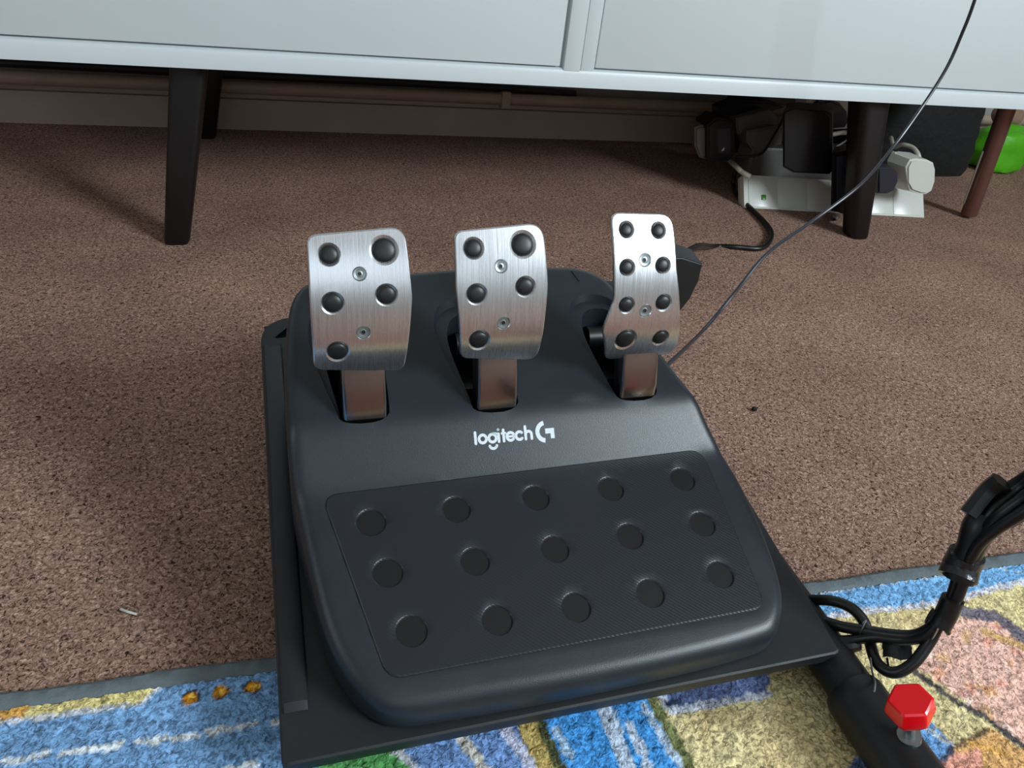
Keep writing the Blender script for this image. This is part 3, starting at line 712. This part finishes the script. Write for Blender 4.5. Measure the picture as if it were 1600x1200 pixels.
        for c, r_ in rad:
            bm = bmesh.new(); rings = []
            for k, (f_, h_) in enumerate(((1.0, -.0026), (1.0, -.0006), (.96, .0000), (.85, .0006), (.65, .0011), (.4, .0014), (.15, .0015))):
                rings.append([P3(*p, h_) for p in circ(*c, r_*f_, 24)])
            for a, b in zip(rings, rings[1:]): strip(bm, a, b)
            bm.faces.new([bm.verts.new(p) for p in rings[-1]]); weld(bm); obj('rubber_stud', bm, M['rubber'], ped)
        for c, r_ in bs:
            bm = bmesh.new(); rings = []
            for f_, h_ in ((.95, -.0026), (.95, -.0012), (.88, -.0008), (.55, -.0011), (.50, -.0014), (.30, -.0012), (.28, -.0030), (.02, -.0032)):
                rings.append([P3(*p, h_) for p in circ(*c, r_*f_, 24 if f_ > .35 else 24)])
            for a, b in zip(rings, rings[1:]): strip(bm, a, b)
            weld(bm); sc = obj('screw', bm, M['screw'], ped)
            bm = bmesh.new(); bm.faces.new([bm.verts.new(P3(*p, -.0018)) for p in circ(*c, r_*.29, 6)]); h = obj('hex_socket', bm, M['dark'], ped, smooth=False)
        # folded steel arm
        xc = XC[i]; bm = bmesh.new()
        path = [(ARMY, .012), (ARMY+.0005, .080), (ARMY+.0045, .108), (.2440, .150), (.262, .186), (.275, .213)]
        wv = [.0355, .0355, .035, .0345, .034, .032]; xs = [xc+(xm-xc)*max(0, (z-.07))/.13*.35 for _, z in path]
        rings = []
        for (y, z), w_, x in zip(path, wv, xs):
            cs = roundpoly([(x-w_/2, -.0), (x+w_/2, -.0), (x+w_/2, .020), (x-w_/2, .020)], [.003, .003, .001, .001], 4)
            rings.append([(p[0], y+p[1]*.97, z-p[1]*.25) for p in cs])
        for a, b in zip(rings, rings[1:]): strip(bm, a, b)
        bm.faces.new([bm.verts.new(p) for p in rings[-1]]); weld(bm); obj('arm', bm, M['arm'], ped)
pedals()

# ------------------------------------------------------------------ cables
back = LM @ Vector((.40, .40, .10))
c2 = tube('pedal_cable', [LM @ Vector((.415, .41, .085)), PY(1085, 387, 1.02), F(1112, 385, .006), F(1150, 386, .0055), F(1188, 388, .006), F(1203, 376, .0055), F(1203, 358, .006), F(1180, 332, .0055), F(1155, 308, .006), F(1146, 290, .008), PY(1150, 262, 1.60)], .0052, M['cable'], seg=12)
tag(c2, 'black round cable snaking over the carpet from the pedals to the power strips', 'cable')
c1 = tube('hanging_cable', [PY(1560, -120, 1.05), PY(1523, 0, 1.05), PY(1502, 55, 1.06), PY(1478, 108, 1.06), PY(1440, 168, 1.05), PY(1395, 230, 1.03), PY(1345, 288, .98), PY(1270, 345, .95), PY(1200, 395, .90), PY(1150, 455, .86), PY(1100, 515, .80), LM @ Vector((.392, .30, .045))], .0026, M['greycable'], seg=10, n=10)
tag(c1, 'thin dark grey flat cable hanging in front of the sideboard down to the pedals', 'cable')

def bundle():
    root = thing('cable_bundle', 'thick bundle of black cables tied together hanging beside the stand tube', 'cable')
    hz = lambda u: .215 if u > 1590 else max(.045, .045+(u-1400)/200*.17)
    def pth(pts): return [F(u, v, z) for u, v, z in pts]
    A = [(1640, 722, .25), (1600, 748, .225), (1562, 775, .205), (1533, 815, .185), (1515, 855, .165), (1500, 895, .145), (1487, 935, .125), (1470, 968, .105), (1452, 1003, .085), (1425, 1038, .068), (1395, 1051, .056), (1370, 1035, .052), (1358, 1000, .052), (1350, 972, .058), (1330, 950, .062), (1300, 939, .058), (1262, 937, .045)]
    B = [(1645, 745, .25), (1600, 778, .225), (1560, 808, .205), (1534, 838, .182), (1518, 872, .163), (1506, 905, .145), (1489, 945, .122), (1462, 975, .100), (1432, 992, .082), (1395, 992, .070), (1350, 985, .060), (1310, 978, .052), (1262, 962, .040)]
    C = [(1640, 735, .245), (1595, 762, .22), (1550, 800, .20), (1524, 840, .178), (1507, 885, .152), (1494, 925, .130), (1476, 955, .112), (1450, 992, .09), (1410, 1000, .072), (1368, 996, .062), (1330, 1000, .050), (1285, 1002, .042)]
    tube('cable', pth(A), .0048, M['cable'], root, 12); tube('cable', pth(B), .0048, M['cable'], root, 12); tube('cable', pth(C), .0044, M['cable'], root, 12)
    D = [(1640, 770, .24), (1600, 800, .22), (1560, 825, .20), (1530, 850, .18), (1512, 880, .16)]
    tube('cable', pth(D), .0045, M['cable'], root, 12)
    tube('tape_wrap', pth([(1540, 808, .192), (1524, 838, .178), (1508, 878, .156), (1497, 905, .142)]), lambda t: .0112+.0012*math.sin(9*t), M['cable'], root, 14)
    tube('tape_wrap', pth([(1511, 866, .162), (1502, 885, .150), (1496, 903, .143)]), lambda t: .0132+.001*t, M['tape'], root, 14)['label'] = 'shiny grey tape band'
    tube('tape_wrap', pth([(1489, 935, .127), (1478, 960, .112), (1468, 978, .102)]), .0085, M['cable'], root, 14)
    tube('connector', pth([(1516, 806, .190), (1545, 770, .208), (1566, 752, .220)]), lambda t: .0105, M['blackplas'], root, 8, flat=.8)
    tube('connector', pth([(1572, 812, .20), (1600, 795, .215), (1640, 770, .23)]), .0095, M['slateplas'], root, 8, flat=.8)
    # hook and loop tab
    a, b, c, d = [F(u, v, z) for u, v, z in ((1378, 996, .066), (1420, 996, .068), (1426, 1031, .055), (1379, 1027, .056))]
    bm = bmesh.new(); n = 8; g = [[bm.verts.new(a.lerp(b, i/n).lerp(d.lerp(c, i/n), j/n)+Vector((random.uniform(-.0006, .0006), random.uniform(-.0006, .0006), .0015*math.sin(i)))) for i in range(n+1)] for j in range(n+1)]
    for j in range(n):
        for i in range(n): bm.faces.new((g[j][i], g[j][i+1], g[j+1][i+1], g[j+1][i]))
    bmesh.ops.solidify(bm, geom=list(bm.faces), thickness=.0025)
    obj('hook_and_loop_tab', bm, M['bag'], root)
    tube('cable', pth([(1340, 1006, .047), (1322, 1010, .045), (1300, 1003, .042)]), .0062, M['cable'], root, 10)
    # wire ties
    def ring(u, v, z, r, m, nm):
        c = F(u, v, z); bm = bmesh.new(); add_tube(bm, [c+Vector((r*math.cos(t)*.35, r*math.cos(t)*.3, r*math.sin(t))) for t in [2*math.pi*k/16 for k in range(17)]], .0009, 8, smooth=False); obj(nm, bm, m, root)
    ring(1347, 981, .062, .0085, M['silver'], 'wire_tie'); ring(1462, 985, .098, .0105, M['silver'], 'wire_tie')
    tube('wire_tie', pth([(1360, 1028, .055), (1363, 1050, .055), (1367, 1066, .06), (1366, 1080, .064)]), .0009, M['silver'], root, 6)
    tube('wire_tie', pth([(1386, 1028, .056), (1388, 1040, .056), (1390, 1052, .056)]), .0010, M['cable'], root, 6)
    tube('wire_tie', pth([(1470, 975, .106), (1478, 984, .104), (1482, 990, .100)]), .0018, M['cable'], root, 6)
    ring(1452, 962, .106, .0075, M['cable'], 'wire_tie')
bundle()

# ------------------------------------------------------------------ power strips, plugs and adapters under the sideboard
def pxbox(u0, v0, u1, v1, y): return PY(u0, v0, y), PY(u1, v1, y)
def pout(pts, y): return [PY(u, v, y) for u, v in pts]
def clutter():
    # front extension lead: leaning so that its sockets face the room
    A = F(1168, 306, 0.001); B_ = F(1456, 322, 0.001); A.y = 1.465; A.x = PY(1168, 306, 1.465).x; B_ = Vector((PY(1455, 322, 1.40).x, 1.405, .001))
    ax = (B_-A); Ln = ax.length; ax.normalize(); upv = Vector((0, .62, .785)); upv = (upv-ax*upv.dot(ax)).normalized(); nv = ax.cross(upv)
    mw = Matrix(((ax.x, upv.x, -nv.x, A.x), (ax.y, upv.y, -nv.y, A.y), (ax.z, upv.z, -nv.z, A.z), (0, 0, 0, 1)))
    # local: x along, y up the face, z into the strip's back
    root = thing('extension_lead', 'white multi socket power strip in front, beside the right sideboard leg', 'power strip', mw=mw)
    W = .078
    box('casing', (0, 0, 0), (Ln, W, .030), M['whiteplas'], root, .002)
    n = 6; pit = (Ln-.02)/n
    for k in range(n):
        x = .01+pit*(k+.5)
        box('socket_plate', (x-pit*.48, .004, -.0012), (x+pit*.48, W-.004, .001), M['whiteplas'], root, .0006)
        if k == 0:
            sw = box('switch', (x-.004, .020, -.004), (x+.006, .032, 0), M['lime'], root, .001); sw['label'] = 'small green rocker switch'
    # white plug at the right end
    p = thing('plug', 'glossy white three pin plug at the right end of the power strip', 'plug', (0, 0, 0))
    ol = [(1424, 250), (1434, 248.5), (1450, 250), (1460, 255), (1463, 266), (1462.5, 283), (1457, 299), (1448, 304), (1438, 303), (1424, 298), (1420, 285), (1417.5, 262)]
    prism('plug_face', pout(ol, 1.372), None, Vector((-.012, .045, -.002)), M['whiteplas'], p, .004, 1.12)
    # the bowl of the front lip
    tube('cord', [PY(1437, 252, 1.40), PY(1434, 240, 1.41), PY(1425, 230, 1.43), PY(1410, 226, 1.45), PY(1397, 229, 1.47), PY(1392, 215, 1.50)], .0048, M['creamplas'], p)
    p = thing('plug', 'charcoal plug between the white plug and the sideboard leg', 'plug')
    prism('plug_face', pout([(1372, 262), (1395, 262), (1404, 272), (1404, 285), (1398, 298), (1388, 303), (1372, 303)], 1.385), None, Vector((0, .055, 0)), M['slateplas'], p, .004)
    box('cord_grip', (PY(1388, 252, 1.42).x, 1.41, PY(1388, 252, 1.42).z), (PY(1398, 236, 1.42).x, 1.425, PY(1388, 236, 1.42).z), M['creamplas'], p, .002)
    p = thing('power_adapter', 'large black adapter block upright in the middle of the power strip', 'adapter')
    prism('casing', pout([(1226, 172), (1244, 170), (1290, 174), (1300, 180), (1300, 268), (1296, 273), (1240, 271), (1223, 262), (1223, 180)], 1.40), None, Vector((.045, .06, 0)), M['blackplas'], p, .005)
    tube('cord', [PY(1262, 175, 1.44), PY(1256, 164, 1.46), PY(1230, 170, 1.50), PY(1222, 190, 1.52)], .003, M['cable'], p)
    p = thing('power_adapter', 'black upright adapter behind the right sideboard leg with a grey side', 'adapter')
    prism('casing', pout([(1300, 240), (1345, 232), (1350, 300), (1345, 334), (1320, 336), (1298, 330)], 1.36), None, Vector((.04, .05, .0)), M['blackplas'], p, .004)
    prism('side_cover', pout([(1308, 245), (1342, 240), (1340, 312), (1308, 314)], 1.3585), None, Vector((0, .003, 0)), M['slateplas'], p, .001)
    # small clip on the floor below it
    cl = tube('cable_clip', [F(1300, 338, .004), F(1303, 343, .012), F(1308, 340, .006)], .0035, M['slateplas']); tag(cl, 'small dark clip on the carpet left of the right sideboard leg', 'clip')
    # rear extension block, standing behind
    lo = PY(1160, 262, 1.62); hi = PY(1350, 215, 1.62)
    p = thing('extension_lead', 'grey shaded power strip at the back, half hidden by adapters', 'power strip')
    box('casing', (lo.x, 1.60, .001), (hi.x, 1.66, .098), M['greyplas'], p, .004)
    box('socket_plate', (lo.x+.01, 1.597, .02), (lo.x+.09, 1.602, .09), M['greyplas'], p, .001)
    p = thing('power_adapter', 'tall white adapter with a dark round plug before it, under the sideboard edge', 'adapter')
    prism('casing', pout([(1262, 150), (1343, 150), (1346, 190), (1340, 198), (1324, 201), (1262, 206)], 1.585), None, Vector((0, .05, 0)), M['whiteplas'], p, .004)
    q = pout([(1272, 172), (1283, 159), (1300, 156), (1314, 162), (1325, 175), (1327, 192), (1322, 200), (1296, 202), (1272, 200)], 1.565)
    prism('front_plug', q, None, Vector((0, .018, 0)), M['slateplas'], p, .006)
    t = tube('cream_cable', [PY(1285, 212, 1.55), PY(1300, 210, 1.54), PY(1320, 207, 1.54), PY(1338, 209, 1.54), PY(1347, 211, 1.54)], .0052, M['creamplas'])
    tag(t, 'short cream cable crossing between the black adapter and the sideboard leg', 'cable')
    t = tube('grey_cable', [PY(1298, 234, 1.50), PY(1315, 224, 1.50), PY(1334, 211, 1.50), PY(1346, 200, 1.51), PY(1349, 190, 1.53)], .0024, M['greyplas'])
    tag(t, 'thin grey wire slanting over the cream cable', 'cable')
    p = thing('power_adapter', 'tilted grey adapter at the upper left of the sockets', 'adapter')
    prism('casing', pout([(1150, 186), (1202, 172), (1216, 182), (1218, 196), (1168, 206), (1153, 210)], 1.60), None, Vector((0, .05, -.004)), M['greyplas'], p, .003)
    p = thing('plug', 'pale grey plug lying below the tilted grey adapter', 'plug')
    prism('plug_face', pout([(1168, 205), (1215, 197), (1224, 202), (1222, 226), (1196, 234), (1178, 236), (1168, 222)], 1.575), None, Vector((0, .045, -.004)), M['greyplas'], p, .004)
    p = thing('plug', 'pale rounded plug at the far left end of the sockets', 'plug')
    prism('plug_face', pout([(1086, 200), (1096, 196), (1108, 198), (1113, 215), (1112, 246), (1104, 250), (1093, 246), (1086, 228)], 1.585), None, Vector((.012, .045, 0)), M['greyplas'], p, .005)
    p = thing('power_adapter', 'black ribbed adapter beside the pale plug at far left', 'adapter')
    prism('casing', pout([(1106, 196), (1122, 184), (1148, 190), (1150, 240), (1140, 252), (1106, 250)], 1.57), None, Vector((0, .06, 0)), M['blackplas'], p, .004)
    prism('label_face', pout([(1120, 201), (1141, 200), (1142, 240), (1122, 240)], 1.5685), None, Vector((0, .003, 0)), M['slateplas'], p, .001)
    p = thing('power_adapter', 'long black adapter lying on top of the grey one by the wall', 'adapter')
    prism('casing', pout([(1128, 172), (1160, 158), (1205, 160), (1228, 168), (1204, 174), (1150, 187), (1130, 192)], 1.63), None, Vector((0, .05, 0)), M['blackplas'], p, .004)
    t = tube('white_cable', [PY(1128, 232, 1.57), F(1138, 248, .05), PY(1150, 260, 1.52), PY(1160, 269, 1.49), PY(1172, 276, 1.475)], .0058, M['creamplas']); tag(t, 'thick white cable entering the left end of the front power strip', 'cable')
    t = tube('black_lead', [PY(1222, 190, 1.56), PY(1208, 214, 1.55), PY(1194, 236, 1.54), PY(1180, 243, 1.54), PY(1150, 245, 1.55)], .003, M['cable']); tag(t, 'thin black lead looping over the pale grey plug', 'cable')
clutter()

# ------------------------------------------------------------------ things at the far right under the sideboard
lg = thing('furniture_leg', 'slanted brown metal leg with a bright edge, right of the power strips', 'furniture leg')
ft = PY(1512, 340, 1.41); tp = PY(1577, 160, 1.41); tp = ft+(tp-ft)*((.268-ft.z)/(tp.z-ft.z)); ft = ft+(tp-ft)*((.008-ft.z)/(tp.z-ft.z))
tube('tube', [ft, tp], .0185, M['bronze'], lg, 20, smooth=False)
tube('edge_strip', [PY(1506, 318, 1.398), PY(1536, 236, 1.398)], .0022, M['silver'], lg, 8, smooth=False)  # silver strip that stands for the highlight along the tube
def blob(name, c, s, m, amp, parent=None, seed=1, flat=True, pw=1.0):
    bm = bmesh.new(); bmesh.ops.create_icosphere(bm, subdivisions=4, radius=1)
    r = np.random.default_rng(seed); K = r.normal(size=(7, 3))*2.4; ph = r.uniform(0, 6.28, 7)
    for v in bm.verts:
        d = v.co.normalized(); k = 1+amp*sum(math.sin(K[i]@np.array(d)+ph[i]) for i in range(7))/3
        mx = max(abs(d.x), abs(d.y), abs(d.z)); k *= (1/mx)**pw*.8+.2 if pw else 1
        p = Vector((d.x*s[0], d.y*s[1], d.z*s[2]))*k
        v.co = Vector(c)+p
        if flat and v.co.z < .002: v.co.z = .002
    return obj(name, bm, m, parent)
o = blob('bag', (1.66, 1.80, .12), (.22, .10, .15), M['bag'], .07, seed=4, pw=.7); tag(o, 'dark black bag in the shade behind the brown metal leg', 'bag')
o = blob('toy_bag', (2.03, 1.80, .06), (.085, .07, .065), M['green'], .10, seed=9, pw=.5); tag(o, 'bright green crumpled toy bag at the right picture edge', 'bag')
o = blob('soft_toy', (2.045, 1.83, .145), (.045, .04, .03), M['tan'], .05, seed=3, flat=False, pw=0); tag(o, 'small tan soft toy lying on the green bag', 'toy')
# a scrap of thread and fluff on the carpet
t = tube('thread', [F(189, 952, .003), F(200, 956, .005), F(214, 960, .003)], .0011, M['whiteplas'], seg=6); tag(t, 'tiny white scrap lying on the carpet left of the stand', 'scrap')
o = blob('fluff', tuple(F(1179, 639, .003)), (.004, .003, .003), M['bag'], .2, seed=5, flat=False, pw=0); tag(o, 'tiny black piece of fluff on the carpet right of the pedals', 'scrap')
